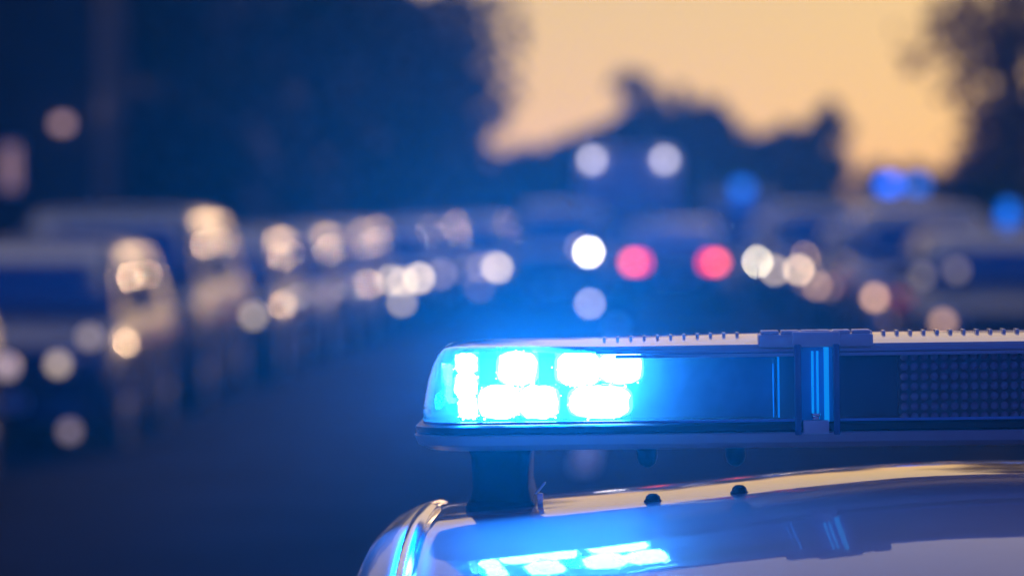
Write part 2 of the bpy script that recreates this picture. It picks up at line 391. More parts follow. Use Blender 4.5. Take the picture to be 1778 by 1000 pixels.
# ------------------------------------------------------------------ emergency vehicles far off, blue beacons lit
BEAC = pm('beacon_lit_blue', (.02, .1, .6), .2, em=(.0, .12, .9), ems=4)
BEAC2 = pm('beacon_lit_blue_dim', (.02, .1, .6), .2, em=(.0, .12, .6), ems=2.5)
def beacon_on(root, x, y, z, mat, r=.13):
    m = MB(); m.lathe((x, y, z), (0, 0, 1), [(0, .15), (.03, .15), (.04, r), (.20, r * .95), (.25, r * .6), (.265, 0)], 20)
    m.build('blue_beacon', mat, root, smooth=True)
c = car('van', NAVY, (2.6, 92, .004), 0, 'dark emergency van far down the street under one blurred blue beacon', 'van', None, name='emergency_van')
c.location = (P(1290, 0, 90).x, 92.5, .004); beacon_on(c, 0, -1.2, 1.95, BEAC2, .2)
c = car('van', NAVY, (5, 80, .004), 0, 'dark emergency van at the right with a pair of bright blue beacons', 'van', None, name='emergency_van')
c.location = (P(1570, 0, 84).x, 86, .004); beacon_on(c, -.33, -1.6, 2.0, BEAC, .2); beacon_on(c, .28, -1.6, 2.0, BEAC2, .2)
c = car('estate', WHITE, (5, 50, .004), 0, 'white patrol car beyond the black van, one blue beacon at the right edge', 'car', None, name='patrol_car')
c.location = (P(1770, 0, 55).x, 57.3, .004); beacon_on(c, 0, -.3, 1.47, BEAC2, .10)

# ------------------------------------------------------------------ trees
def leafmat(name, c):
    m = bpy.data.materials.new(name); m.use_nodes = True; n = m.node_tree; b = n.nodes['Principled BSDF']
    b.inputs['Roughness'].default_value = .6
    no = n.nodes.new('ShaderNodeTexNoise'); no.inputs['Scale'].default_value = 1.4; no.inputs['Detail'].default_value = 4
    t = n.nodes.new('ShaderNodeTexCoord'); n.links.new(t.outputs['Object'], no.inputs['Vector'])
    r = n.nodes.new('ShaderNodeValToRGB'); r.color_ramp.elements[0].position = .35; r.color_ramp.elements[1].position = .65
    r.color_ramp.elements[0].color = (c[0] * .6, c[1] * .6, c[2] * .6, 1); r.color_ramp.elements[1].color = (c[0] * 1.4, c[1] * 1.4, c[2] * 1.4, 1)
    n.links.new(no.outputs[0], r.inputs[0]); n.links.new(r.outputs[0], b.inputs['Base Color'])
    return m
def backlit(m, c):
    n = m.node_tree; tl = n.nodes.new('ShaderNodeBsdfTranslucent'); tl.inputs[0].default_value = (*c, 1); mx_ = n.nodes.new('ShaderNodeMixShader'); mx_.inputs[0].default_value = .45
    n.links.new(n.nodes['Principled BSDF'].outputs[0], mx_.inputs[1]); n.links.new(tl.outputs[0], mx_.inputs[2]); n.links.new(mx_.outputs[0], n.nodes['Material Output'].inputs['Surface']); return m
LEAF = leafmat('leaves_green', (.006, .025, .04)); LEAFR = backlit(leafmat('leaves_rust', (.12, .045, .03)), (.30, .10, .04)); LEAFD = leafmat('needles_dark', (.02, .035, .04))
rng = np.random.default_rng(3)
def crown(name, mat, parent, blobs, n, size):
    """leaf-sized faces scattered through overlapping clumps"""
    vols = np.array([b[3] * b[4] * b[5] for b in blobs]); pr = vols / vols.sum()
    idx = rng.choice(len(blobs), n, p=pr); B = np.array(blobs)[idx]
    d = rng.normal(size=(n, 3)); d /= np.linalg.norm(d, axis=1)[:, None]
    rad = rng.random(n)[:, None] ** .45 * (1 + .12 * rng.normal(size=(n, 1)))
    c = B[:, :3] + d * rad * B[:, 3:6]
    u = rng.normal(size=(n, 3)); u /= np.linalg.norm(u, axis=1)[:, None]
    v = np.cross(u, rng.normal(size=(n, 3))); v /= np.linalg.norm(v, axis=1)[:, None]
    s = size * (.6 + .8 * rng.random((n, 1)))
    V = np.stack([c - u * s, c - v * s * .55, c + u * s, c + v * s * .55], 1).reshape(-1, 3)
    me = bpy.data.meshes.new(name); me.vertices.add(len(V)); me.vertices.foreach_set('co', V.ravel())
    me.loops.add(4 * n); me.loops.foreach_set('vertex_index', np.arange(4 * n))
    me.polygons.add(n); me.polygons.foreach_set('loop_start', np.arange(0, 4 * n, 4)); me.polygons.foreach_set('loop_total', np.full(n, 4))
    me.update(); me.materials.append(mat)
    o = bpy.data.objects.new(name, me); COL.objects.link(o); o.parent = parent; return o
def tree(loc, h, r, label, mat=LEAF, low=.8, n=5000, leaf=.2, group=None, lumps=16, name='tree', cat='tree', conifer=False):
    root = empty(name, loc); tag(root, label, cat, group)
    m = MB(); tr = .05 + h * .02; p = Vector((0, 0, 0)); top = Vector((random.uniform(-.2, .2), random.uniform(-.2, .2), h * .8))
    mid = top * .45 + Vector((.1, 0, 0)); m.tube(p, mid, tr, tr * .7, 10, False); m.tube(mid, top, tr * .7, tr * .15, 10)
    blobs = []
    for i in range(lumps):
        if conifer:
            t = (i + .5) / lumps; z = lerp(low, h, t); rr = r * (1 - t) ** .8 + .08
            blobs.append((random.uniform(-.1, .1), random.uniform(-.1, .1), z, rr, rr, (h - low) / lumps * 1.1)); continue
        a = random.uniform(0, 2 * math.pi); t = random.random(); z = lerp(low + r * .25, h - r * .25, t)
        k = math.sin(math.pi * (.12 + .8 * t)); rr = random.uniform(.2, .62) * r * k
        b = Vector((math.cos(a) * rr, math.sin(a) * rr, z)); q = r * random.uniform(.33, .5) * (.6 + .5 * k)
        blobs.append((b.x, b.y, b.z, q, q, q * .8))
        st = top * (.25 + .5 * t); m.tube(st, b, tr * .3, tr * .06, 6, False)
    m.build('trunk', BARK, root, smooth=True)
    crown('crown', mat, root, blobs, n, leaf)
    return root
def at(px, d): return ((px - VX) / FPX * d, d, 0)
GT = 'trees along the left side of the street'
LT = [(-13.5, 40, 11, 3.0), (-10.6, 57, 12, 3.6), (-15.5, 62, 12, 4.0), (-9.0, 64, 12, 4.0), (-8.6, 75, 12, 4.0), (-9.2, 87, 13, 4.2), (-7.4, 99, 13, 4.3), (-7.9, 112, 12, 4.4)]
LB = ['leafy tree behind the silver cars at the left edge of the photo', 'leafy tree growing behind the left house with the lantern',
      'broad dark tree set back from the middle of the left row', 'dense dark tree behind the three added glints close together',
      'dark street tree left of the box van, nearer one', 'dark street tree left of the box van, farther one',
      'dark tree whose crown borders the left side of the sunset gap', 'farthest dark tree on the left side of the street']
for (x, y, h, r), lb in zip(LT, LB):
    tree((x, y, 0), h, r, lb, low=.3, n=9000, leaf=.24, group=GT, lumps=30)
# shrubs closing the street end on the left of the house
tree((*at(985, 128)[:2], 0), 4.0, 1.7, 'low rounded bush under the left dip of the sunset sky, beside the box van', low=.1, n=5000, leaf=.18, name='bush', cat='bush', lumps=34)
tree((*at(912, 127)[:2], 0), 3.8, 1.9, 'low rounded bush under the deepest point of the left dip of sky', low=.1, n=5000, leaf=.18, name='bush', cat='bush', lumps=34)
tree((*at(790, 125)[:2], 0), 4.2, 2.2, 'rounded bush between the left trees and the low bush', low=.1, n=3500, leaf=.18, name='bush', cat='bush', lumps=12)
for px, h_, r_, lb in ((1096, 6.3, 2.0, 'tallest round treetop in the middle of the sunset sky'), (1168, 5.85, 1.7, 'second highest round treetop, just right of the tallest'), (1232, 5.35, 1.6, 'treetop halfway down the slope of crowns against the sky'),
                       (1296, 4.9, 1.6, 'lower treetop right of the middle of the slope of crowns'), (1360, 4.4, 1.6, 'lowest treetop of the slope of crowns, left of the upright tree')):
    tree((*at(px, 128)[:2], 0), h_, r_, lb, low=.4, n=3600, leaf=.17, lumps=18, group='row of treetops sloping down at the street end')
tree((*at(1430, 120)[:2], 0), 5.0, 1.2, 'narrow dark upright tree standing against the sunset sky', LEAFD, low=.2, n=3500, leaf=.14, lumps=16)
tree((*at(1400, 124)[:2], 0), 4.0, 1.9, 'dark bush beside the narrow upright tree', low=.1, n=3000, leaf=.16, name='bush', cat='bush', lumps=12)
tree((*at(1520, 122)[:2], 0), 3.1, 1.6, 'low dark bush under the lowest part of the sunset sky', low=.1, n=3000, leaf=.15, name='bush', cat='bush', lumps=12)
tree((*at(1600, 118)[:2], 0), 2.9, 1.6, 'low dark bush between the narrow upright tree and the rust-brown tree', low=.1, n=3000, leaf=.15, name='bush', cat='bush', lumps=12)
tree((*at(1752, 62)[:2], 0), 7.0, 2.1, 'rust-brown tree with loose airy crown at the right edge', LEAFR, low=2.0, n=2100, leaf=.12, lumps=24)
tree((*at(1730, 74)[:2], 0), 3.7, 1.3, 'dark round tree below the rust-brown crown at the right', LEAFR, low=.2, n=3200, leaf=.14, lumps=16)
# hedge far across the street end
m = MB(); root = empty('hedge', (2, 135, 0)); tag(root, 'long dark hedge across the far end of the street', 'hedge')
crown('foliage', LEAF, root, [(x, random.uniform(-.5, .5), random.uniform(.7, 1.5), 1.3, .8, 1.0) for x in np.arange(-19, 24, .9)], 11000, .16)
m.tube((-19, 0, 0), (-19, 0, 1.4), .05); m.tube((0, 0, 0), (0, 0, 1.4), .05); m.tube((23, 0, 0), (23, 0, 1.4), .05); m.build('stem', BARK, root)

# ------------------------------------------------------------------ houses
WALL = pm('render_wall', (.10, .09, .085), .85, var=.1, scale=2); ROOFM = pm('roof_tiles', (.07, .045, .04), .7, var=.3, scale=8, bump=.5)
WINL = pm('window_lit_dim', (.1, .08, .06), .3, em=(.55, .30, .24), ems=.75); WIN = pm('window_dark', (.02, .02, .03), .05)
FRM = pm('window_frame_paint', (.6, .6, .58), .5)
def house(name, loc, x0, x1, y0, y1, zl, zrr, xp, zp, label, windows):
    root = empty(name, loc); tag(root, label, 'house')
    m = MB(); prof = [(x0, 0), (x1, 0), (x1, zrr), (xp, zp), (x0, zl)]
    b = len(m.v); m.v += [(x, y0, z) for x, z in prof] + [(x, y1, z) for x, z in prof]
    m.f += [(0, 1, 2, 3, 4), (9, 8, 7, 6, 5)] + [(i, i + 5, (i + 1) % 5 + 5, (i + 1) % 5) for i in range(5)]
    m.build('wall', WALL, root)
    m = MB()
    for (xa, za, s) in ((x0, zl, -1), (x1, zrr, 1)):
        d = Vector((xa - xp, 0, za - zp)).normalized() * .35; e = Vector((xa, 0, za)) + d; t = Vector((0, 0, .14)); g = Vector((0, 0, .01))
        pts = [Vector((xp, 0, zp)) + g, e + g, e + g + t, Vector((xp, 0, zp)) + g + t]
        b = len(m.v); m.v += [(p.x, y0 - .3, p.z) for p in pts] + [(p.x, y1 + .3, p.z) for p in pts]
        m.f += [(b, b + 1, b + 2, b + 3), (b + 7, b + 6, b + 5, b + 4)] + [(b + i, b + i + 4, b + (i + 1) % 4 + 4, b + (i + 1) % 4) for i in range(4)]
    rf = m.build('roof', ROOFM, root)
    for (x, z, ww, hh, lit) in windows:
        m = MB(); m.box((x - ww / 2, y0 - .02, z - hh / 2), (x + ww / 2, y0 + .02, z + hh / 2)); g = m.build('window', WINL if lit else WIN, root)
        m = MB()
        for a, b_ in (((x - ww / 2 - .05, y0 - .05, z - hh / 2 - .05), (x + ww / 2 + .05, y0 - .001, z - hh / 2)), ((x - ww / 2 - .05, y0 - .05, z + hh / 2), (x + ww / 2 + .05, y0 - .001, z + hh / 2 + .05)),
                      ((x - ww / 2 - .05, y0 - .05, z - hh / 2), (x - ww / 2, y0 - .001, z + hh / 2)), ((x + ww / 2, y0 - .05, z - hh / 2), (x + ww / 2 + .05, y0 - .001, z + hh / 2)), ((x - .02, y0 - .045, z - hh / 2), (x + .02, y0 - .021, z + hh / 2))):
            m.box(a, b_)
        m.build('frame', FRM, g)
    m = MB(); m.box((lerp(x0, x1, .62), y0 - .03, .0), (lerp(x0, x1, .62) + .95, y0 + .02, 2.05)); m.build('door', pm('door_paint', (.08, .04, .03), .5), root, bevel=.005)
    return root
house('gable_house', (0, 130, 0), -1.95, 5.4, 0, 9, 4.1, 3.4, -.1, 4.7, 'dark gabled house behind the row of round treetops at the street end', [(.2, 1.6, 1.0, 1.1, 0), (4.6, 1.6, .9, 1.1, 0), (-.2, 4.2, .8, .8, 0)])
WALL = pm('dark_brick', (.03, .025, .028), .85, var=.25, scale=3)
tree((-6.3, 49.5, 0), 6.2, 1.5, 'bushy tree standing between the brick house and the left row of cars', low=.1, n=6500, leaf=.18, lumps=22)
h = house('street_house', (-7.5, 46, 0), -8, .9, 0, 6, 5.2, 5.0, -3.5, 7.4, 'dark brick house behind the nearest left cars with a dim lit window', [(P(15, 0, 46).x + 7.5, 2.16, .16, .5, 1), (-3.5, 1.5, 1.0, 1.0, 0)])
# wall lantern
t = empty('wall_lantern', (P(105, 215, 45.9).x, 46.0, P(105, 215, 45.9).z)); tag(t, 'small round wall lantern glowing dull pink at the upper left', 'lantern')
m = MB(); m.lathe((0, -.12, -.06), (0, 0, 1), [(0, .0), (.0, .07), (.06, .1), (.12, .07), (.13, 0)], 16); m.build('globe', glowmat((.75, .42, .32), 1.1), t, smooth=True)
m = MB(); m.tube((0, -.12, .06), (0, -.02, .1), .012); m.box((-.05, -.02, .02), (.05, .09, .16)); m.build('bracket', TRIM, t)

# ================================================================== the police car in front
XC = .392; YB = 4.04          # centre line of the car and centre of its light bar
pc = empty('police_car', (XC, YB, .004), ry=R(-.8)); tag(pc, 'glossy white police car in the foreground carrying a lit blue light bar', 'police car')
PZ = 1.473
# everything below is in the car's own frame: x across, y forward (away from camera), z up
PPAINT = pm('police_white_paint', (.46, .40, .39), .5, 0, 1.0, var=.02, scale=22, coatr=.0, bump=.012, spec=.2)
def roofz(x, u):   # u = metres behind the bar's centre line; the crest lies .14 m behind it
    t = min(abs(x) / .59, 1.0); u -= .14
    k = .15 + .13 * t * t if u > 0 else .10
    return PZ - .033 * math.sin(math.pi / 2 * t) ** 2 - .008 * t ** 8 - k * (u * u)
HWR = .600
m = MB(); rows = []
for i in range(45):
    y = lerp(-.92, .72, i / 44); u = -(y - .0)
    rows.append([(lerp(-HWR, HWR, j / 60), y, roofz(lerp(-HWR, HWR, j / 60), u)) for j in range(61)])
m.quadgrid(rows); rf = m.build('roof', PPAINT, pc, smooth=True)
q = rf.modifiers.new('solid', 'SOLIDIFY'); q.thickness = .012; q.offset = -1
# shoulders beside the roof rails down to the belt
for s in (-1, 1):
    m = MB(); rows = []
    for i in range(45):
        y = lerp(-.92, .72, i / 44); z = roofz(HWR, -y)
        rows.append([(s * (HWR + dx), y, z - dz) for dx, dz in ((.001, .002), (.016, .006), (.030, .013), (.042, .024), (.050, .040), (.056, .060))])
    m.quadgrid(rows); o = m.build('roof_side', BLACK, pc, smooth=True)
    q = o.modifiers.new('solid', 'SOLIDIFY'); q.thickness = .006
    # bright drip rail lying in the joint
    m = MB(); rows = []
    for i in range(61):
        y = lerp(-.95, .05, i / 60); z = roofz(HWR, -y); e = min(1, (60 - i) / 3 + .25)
        rows.append([(s * (HWR + a), y, z + b * e) for a, b in ((-.010, -.001), (-.009, .004), (-.004, .0065), (.002, .0065), (.007, .003), (.009, -.003))])
    m.quadgrid(rows); m.build('drip_rail', CHROME, pc, smooth=True)
    m = MB(); rows = []
    for i in range(45):
        y = lerp(-.90, .70, i / 44); z = roofz(HWR, -y) - .062
        rows.append([(s * lerp(HWR + .058, .80, t), y * lerp(1, 1.25, t), lerp(z, .96, t)) for t in (0, .25, .5, .75, 1)])
    m.quadgrid(rows); m.build('side_window', GLASS, pc, smooth=True)
def pscreen(nm, ya, za, yb, zb_):
    m = MB(); rows = []
    for i in range(9):
        t = i / 8
        rows.append([(lerp(HWR, .76, t) * a, lerp(ya, yb, t) , lerp(za, zb_, t) - (1 - t) * .033 * math.sin(math.pi / 2 * abs(a)) ** 2) for a in np.linspace(-1, 1, 13)])
    m.quadgrid(rows); m.build(nm, GLASS, pc, smooth=True)
pscreen('rear_window', -.92, roofz(0, .92) - .002, -1.62, .98)
pscreen('windscreen', .72, roofz(0, -.72) - .002, 1.35, .99)
# lower body
m = MB(); rows = []; n = 80; L0, L1 = -2.25, 2.35; wy = (-1.35, 1.42); wr = .33
topl = [(L0, .80), (L0 + .1, .92), (-1.7, .98), (-1.5, .985), (1.3, .985), (2.1, .84), (L1 - .05, .74), (L1, .66)]
for i in range(n + 1):
    y = lerp(L0, L1, i / n); t = i / n; e = min(1, min(t, 1 - t) / .08); wd = .90 * (.82 + .18 * math.sin(e * math.pi / 2)); zb = .2; za = zb
    for c_ in wy:
        if abs(y - c_) < wr + .05: za = max(za, wr + math.sqrt(max(0, (wr + .05) ** 2 - (y - c_) ** 2)))
    zt = interp(y, topl)
    half = [(wd * .86, zb), (wd * .965, za), (wd * .99, max(za + .02, .42)), (wd, max(za + .03, .6)), (wd * .985, max(za + .04, zt - .14)), (wd * .95, max(za + .05, zt - .04)), (wd * .86, zt), (wd * .45, zt + .015)]
    rows.append([(-x, y, z) for x, z in half] + [(0, y, zt + .02)] + [(x, y, z) for x, z in reversed(half)] + [(0, y, zb)])
b = m.quadgrid(rows, True); k = len(rows[0]); m.f += [tuple(b + j for j in range(k)), tuple(b + n * k + j for j in reversed(range(k)))]
m.build('body', PPAINT, pc, smooth=True)
STRIPE = pm('blue_livery_stripe', (.01, .06, .35), .35)
for s in (-1, 1):
    m = MB(); rows = [[(s * .905, lerp(-.85, .92, t), z) for t in (0, .5, 1)] for z in (.62, .76)]; m.quadgrid(rows); o = m.build('livery_stripe', STRIPE, pc)
    q = o.modifiers.new('solid', 'SOLIDIFY'); q.thickness = .004; q.offset = 0
    m = MB(); a_, b_ = sorted((s * .46, s * .72)); m.box((a_, L0 - .02, .70), (b_, L0 + .03, .86)); m.build('taillight', TLOFF, pc, bevel=.02)
    m = MB(); a_, b_ = sorted((s * .44, s * .72)); m.box((a_, L1 - .05, .56), (b_, L1 + .02, .68)); m.build('headlight', LENS_OFF, pc, bevel=.02)
    m = MB(); a_, b_ = sorted((s * .84, s * 1.02)); m.box((a_, .80, .98), (b_, .90, 1.12)); m.build('mirror', PPAINT, pc, bevel=.03)
    for c_ in wy:
        m = MB(); xi = s * .68
        m.lathe((xi, c_, wr), (s, 0, 0), [(0, 0), (0, wr * .9), (.02, wr), (.19, wr), (.213, wr * .93), (.215, wr * .66), (.19, wr * .62)], 28); wh = m.build('wheel', TYRE, pc, smooth=True)
        m = MB(); m.lathe((xi, c_, wr), (s, 0, 0), [(.19, 0), (.195, wr * .3), (.18, wr * .5), (.205, wr * .64), (.15, wr * .64)], 28); m.build('rim', RIM, wh, smooth=True)
m = MB(); m.box((-.75, L0 - .06, .30), (.75, L0 + .05, .52)); m.build('rear_bumper', PPAINT, pc, bevel=.03)
m = MB(); m.box((-.26, L0 - .008, .58), (.26, L0 + .03, .69)); m.build('number_plate', PLATE, pc, bevel=.004)

# ------------------------------------------------------------------ light bar
def rrect(hx, hy, r, z, n=8, cx=0, cyy=0):
    pts = []
    for qx, qy, a0 in ((1, 1, 0), (-1, 1, 90), (-1, -1, 180), (1, -1, 270)):
        for i in range(n + 1):
            a = R(a0 + 90 * i / n); pts.append((cx + qx * (hx - r) + math.cos(a) * r, cyy + qy * (hy - r) + math.sin(a) * r, z))
    return pts
def ringsolid(rings):
    m = MB(); b = m.quadgrid(rings, True); k = len(rings[0])
    m.f += [tuple(b + j for j in reversed(range(k))), tuple(b + (len(rings) - 1) * k + j for j in range(k))]
    return m
BX, BY = .603, .150
ZB0, ZB1, ZD1 = 1.5000, 1.5262, 1.6048      # tray bottom, tray top, dome top (before the roll)
BASEM = pm('bar_tray_plastic', (.55, .45, .44), .35, 0, .3, var=.05)
SEAL = pm('bar_black_seal', (.012, .014, .02), .35)
base = ringsolid([rrect(BX - .012, BY - .012, .05, ZB0), rrect(BX + .001, BY - .002, .055, ZB0 + .006), rrect(BX + .005, BY + .001, .057, ZB1 - .011), rrect(BX + .003, BY - .001, .056, ZB1 - .010)]).build('light_bar', BASEM, pc, smooth=True)
ringsolid([rrect(BX + .001, BY - .004, .056, ZB1 - .0098), rrect(BX + .0035, BY - .0005, .056, ZB1 - .008), rrect(BX + .0035, BY - .0005, .056, ZB1 - .002), rrect(BX + .001, BY - .003, .056, ZB1)]).build('rubber_seal', SEAL, base, smooth=True)
DOME = lens_mat('blue_dome_lens', (.13, .52, 1.0), (.05, .45, 1.0), .16, clear=(.8, .82, .95))
H = ZD1 - ZB1
dr = [(0, 0, .0005), (0, .004, .003), (.18, .0035, .004), (.4, .007, .006), (.6, .010, .008), (.78, .015, .010), (.88, .019, .012), (.95, .023, .015), (.985, .028, .021), (1.0, .036, .030)]
dm = MB(); dm.quadgrid([rrect(BX - a * 1.0, BY - .004 - b_, .055 - a * .3, ZB1 + .0002 + t * H) for t, a, b_ in dr[1:]], True)
kk = len(rrect(1, 1, .1, 0)); nb = len(dm.v)
dm.f.append(tuple(range(nb - kk, nb)))
dome = dm.build('dome', DOME, base, smooth=True)
# inner lip where the dome meets the tray
LIP = pm('dome_lip', (.25, .5, .8), .2, 0, .5)
lip = MB(); lip.quadgrid([rrect(BX - .004, BY - .0062, .052, ZB1 + .0002), rrect(BX - .004, BY - .0062, .052, ZB1 + .003), rrect(BX - .008, BY - .012, .05, ZB1 + .003)], True); lip.build('dome_lip', LIP, base, smooth=True)
# pale top cover with its thin ribs
COVER = pm('bar_cover_plastic', (.62, .60, .58), .22, 0, .6, var=.03)
def covz(x, y): return ZD1 - .0008 + .0065 * (1 - (y / .14) ** 2) * min(1, max(.0, (x + .48) / .25 + .2) if x < 0 else max(0, (.48 - x) / .25 + .2))
m = MB(); rows = []
xs = [-.520, -.517, -.51, -.50, -.48, -.45, -.40] + list(np.linspace(-.34, .34, 24)) + [.40, .45, .48, .50, .51, .517, .520]
for x in xs:
    e = max(.03, math.sqrt(max(0, 1 - max(0, (abs(x) - .40) / .1205) ** 2.2))); hy = .135 * e
    rows.append([(x, -hy, ZD1 - .007), (x, -hy - .0008 * e, ZD1 - .0035)] + [(x, yy, covz(x, yy * .98)) for yy in np.linspace(-hy, hy, 13)] + [(x, hy + .0008 * e, ZD1 - .0035), (x, hy, ZD1 - .007)])
m.quadgrid(rows); m.build('top_cover', COVER, base, smooth=True)
# front edge trim of the cover: two thin lips
TRL = pm('cover_edge_trim', (.45, .46, .55), .3, 0, .4)
m = MB(); m.box((-.40, -.1425, ZD1 - .0125), (.40, -.1315, ZD1 - .0090)); m.box((-.42, -.1400, ZD1 - .0082), (.42, -.1310, ZD1 - .0050)); m.build('edge_trim', TRL, base, bevel=.0008)
x = XF0 = -.412
ribm = MB(); ribm.box((-.0016, -.016, 0), (.0016, .016, .0042))
rib0 = None
while x < .42:
    if not (-.262 < x < -.138 or .138 < x < .262):
        if rib0 is None: rib0 = o = ribm.build('cover_rib', COVER, base, bevel=.0006)
        else: o = rib0.copy(); COL.objects.link(o); o.parent = base
        o.location = (x, -.022, covz(x, -.022) - .0008)
    x += .01385
# ------------------------------------------------------------------ inside the dome
HOUS = pm('lamp_housing', (.16, .30, .62), .5, 0, .1, var=.15, scale=40)
m = MB(); m.box((-.545, -.075, ZB1 + .001), (-.235, .075, ZD1 - .012)); m.build('lamp_housing', HOUS, pc, bevel=.004)
REFL = pm('chrome_reflector', (.8, .85, .9), .18, 1, var=.03)
def pxx(px): return (px - VX) / FPX * 3.93 - .370
def pzz(py, px=1000): return CAMZ - (py - VY) / FPX * 3.93 + (-.0) - 0.004 - pxx(px) * math.tan(R(.8))
LEDM = {}
def ledmat(s):
    if s in LEDM: return LEDM[s]
    m = bpy.data.materials.new('led_lit_white_blue'); m.use_nodes = True; n = m.node_tree; b = n.nodes['Principled BSDF']
    b.inputs['Base Color'].default_value = (.7, .8, .9, 1); b.inputs['Emission Color'].default_value = (.6, .75, 1, 1)
    v = n.nodes.new('ShaderNodeTexVoronoi'); v.inputs['Scale'].default_value = 240
    t = n.nodes.new('ShaderNodeTexCoord'); n.links.new(t.outputs['Object'], v.inputs['Vector'])
    mp = n.nodes.new('ShaderNodeMapRange'); mp.inputs['From Max'].default_value = .6; mp.inputs['To Min'].default_value = s * 1.2; mp.inputs['To Max'].default_value = s * .8
    n.links.new(v.outputs['Distance'], mp.inputs['Value']); n.links.new(mp.outputs[0], b.inputs['Emission Strength'])
    LEDM[s] = m; return m
BLOOM = pm('led_bloom_glow', (.3, .6, .9), .2, 0, .5, em=(.45, .8, 1), ems=5, var=.5, scale=300)  # added glowing plates imitate the soft bloom round each LED
def led_module(x0, x1, z0, z1, ncell, yf, s, jag=.0):
    """a reflector tray with a row of domed lens cells"""
    m = MB(); m.box((x0 - .003, yf + .008, z0 - .002), (x1 + .003, yf + .016, z1 + .002))
    o = m.build('led_module', REFL, pc, bevel=.001)
    m = MB(); gx, gz = (x1 - x0) * .5 * 1.17, (z1 - z0) * .5 * 1.04
    m.quadgrid([[((x0 + x1) / 2 + math.copysign(abs(math.cos(a)) ** .55, math.cos(a)) * gx * q, yf + h, (z0 + z1) / 2 + math.copysign(abs(math.sin(a)) ** .55, math.sin(a)) * gz * q) for a in np.linspace(0, 2 * math.pi, 36, endpoint=False)] for q, h in ((1, .0078), (.97, .007), (.5, .0065), (.02, .0065))], True)
    m.build('bloom_plate', BLOOM, o, smooth=True)
    wc = (x1 - x0) / ncell
    for i in range(ncell):
        cx = x0 + wc * (i + .5); cz = (z0 + z1) / 2; rx, rz = wc * .53, (z1 - z0) / 2 * 1.06
        m = MB(); rows = []
        for h, q in ((0, 1), (.002, .99), (.0045, .90), (.0065, .7), (.0078, .4), (.008, .02)):
            rows.append([(cx + math.copysign(abs(math.cos(a)) ** .62, math.cos(a)) * rx * q * (1 + jag * random.uniform(-1, 1)), yf + .009 - h, cz + math.copysign(abs(math.sin(a)) ** .62, math.sin(a)) * rz * q * (1 + jag * random.uniform(-1, 1))) for a in np.linspace(0, 2 * math.pi, 28, endpoint=False)])
        m.quadgrid(rows, True)
        for q in range(10):     # small glowing bits added round the cell to break up its bright edge
            a = random.uniform(0, 2 * math.pi); e = random.uniform(.92, 1.22); sz = random.uniform(.0006, .0016)
            px_ = cx + math.copysign(abs(math.cos(a)) ** .62, math.cos(a)) * rx * e; pz_ = cz + math.copysign(abs(math.sin(a)) ** .62, math.sin(a)) * rz * min(e, 1.06)
            m.lathe((px_, yf + .002, pz_), (0, -1, 0), [(0, sz), (.0008, sz * .8), (.0012, 0)], 6)
        m.build('led', ledmat(s), o, smooth=True)
LS = 55
def mod(pa, pb, qa, qb, nc, s=LS, jag=.06, yf=-.105): led_module(pxx(pa), pxx(pb), pzz(qb, pa), pzz(qa, pa), nc, yf, s, jag)
mod(866, 930, 613, 668, 1); mod(968, 1040, 613, 669, 1); mod(1042, 1112, 613, 665, 1)
mod(832, 900, 672, 727, 1); mod(902, 966, 672, 727, 1); mod(992, 1090, 672, 726, 1)
mod(790, 826, 616, 650, 1, jag=.1, yf=-.095); mod(788, 826, 652, 690, 1, jag=.12, yf=-.095); mod(794, 828, 692, 728, 1, jag=.1, yf=-.095)
mod(768, 786, 636, 664, 1, 4, .25, -.085); mod(772, 790, 668, 700, 1, 3, .25, -.085)
# separators and back plates of the unlit centre
PANEL = pm('bar_inner_panel', (.03, .06, .16), .4, 0, .2, var=.1)
m = MB(); m.box((-.233, -.098, ZB1 + .002), (-.2, .098, ZD1 - .009)); m.box((-.2, -.10, ZB1 + .002), (.2, .10, ZD1 - .009)); m.build('inner_panel', PANEL, pc, bevel=.001)
FIN = pm('clear_fin_glow', (.15, .6, 1), .15, 0, .5, em=(.0, .42, .85), ems=.8)  # glow in the material imitates LED light caught by the fin
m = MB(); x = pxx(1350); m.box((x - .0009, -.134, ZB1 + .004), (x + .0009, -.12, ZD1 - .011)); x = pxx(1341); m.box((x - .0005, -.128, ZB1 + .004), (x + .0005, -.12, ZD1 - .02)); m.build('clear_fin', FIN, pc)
# dark display of small round lenses in the middle
DISP = pm('matrix_panel_black', (.010, .014, .035), .3, 0, .2)
DOT = pm('matrix_lens', (.80, .56, .60), .25, 0, .7, var=.3, scale=90)
x0 = pxx(1556); m = MB(); m.box((x0, -.132, ZB1 + .004), (-x0, -.118, ZD1 - .009)); disp = m.build('matrix_display', DISP, pc, bevel=.001)
dotm = MB(); dotm.lathe((0, 0, 0), (0, -1, 0), [(0, .0040), (.0012, .0040), (.0022, .0030), (.0028, .0015), (.003, 0)], 14)
pit = .01010; d0 = None; rest = MB(); zt = ZD1 - .0145
cc = 0
for ci in range(22):
    for ri in range(7):
        X = x0 + .006 + ci * pit; Z = zt - ri * pit
        if X > -x0 - .004: continue
        if cc < 98:
            if d0 is None: d0 = o = dotm.build('matrix_lens', DOT, disp, smooth=True)
            else: o = d0.copy(); COL.objects.link(o); o.parent = disp
            o.location = (X, -.1322, Z); cc += 1
        else: rest.lathe((X, -.1322, Z), (0, -1, 0), [(0, .0040), (.0012, .0040), (.0022, .0030), (.003, 0)], 14)
rr_ = rest.build('matrix_lens', DOT, disp, smooth=True); rr_['kind'] = 'stuff'

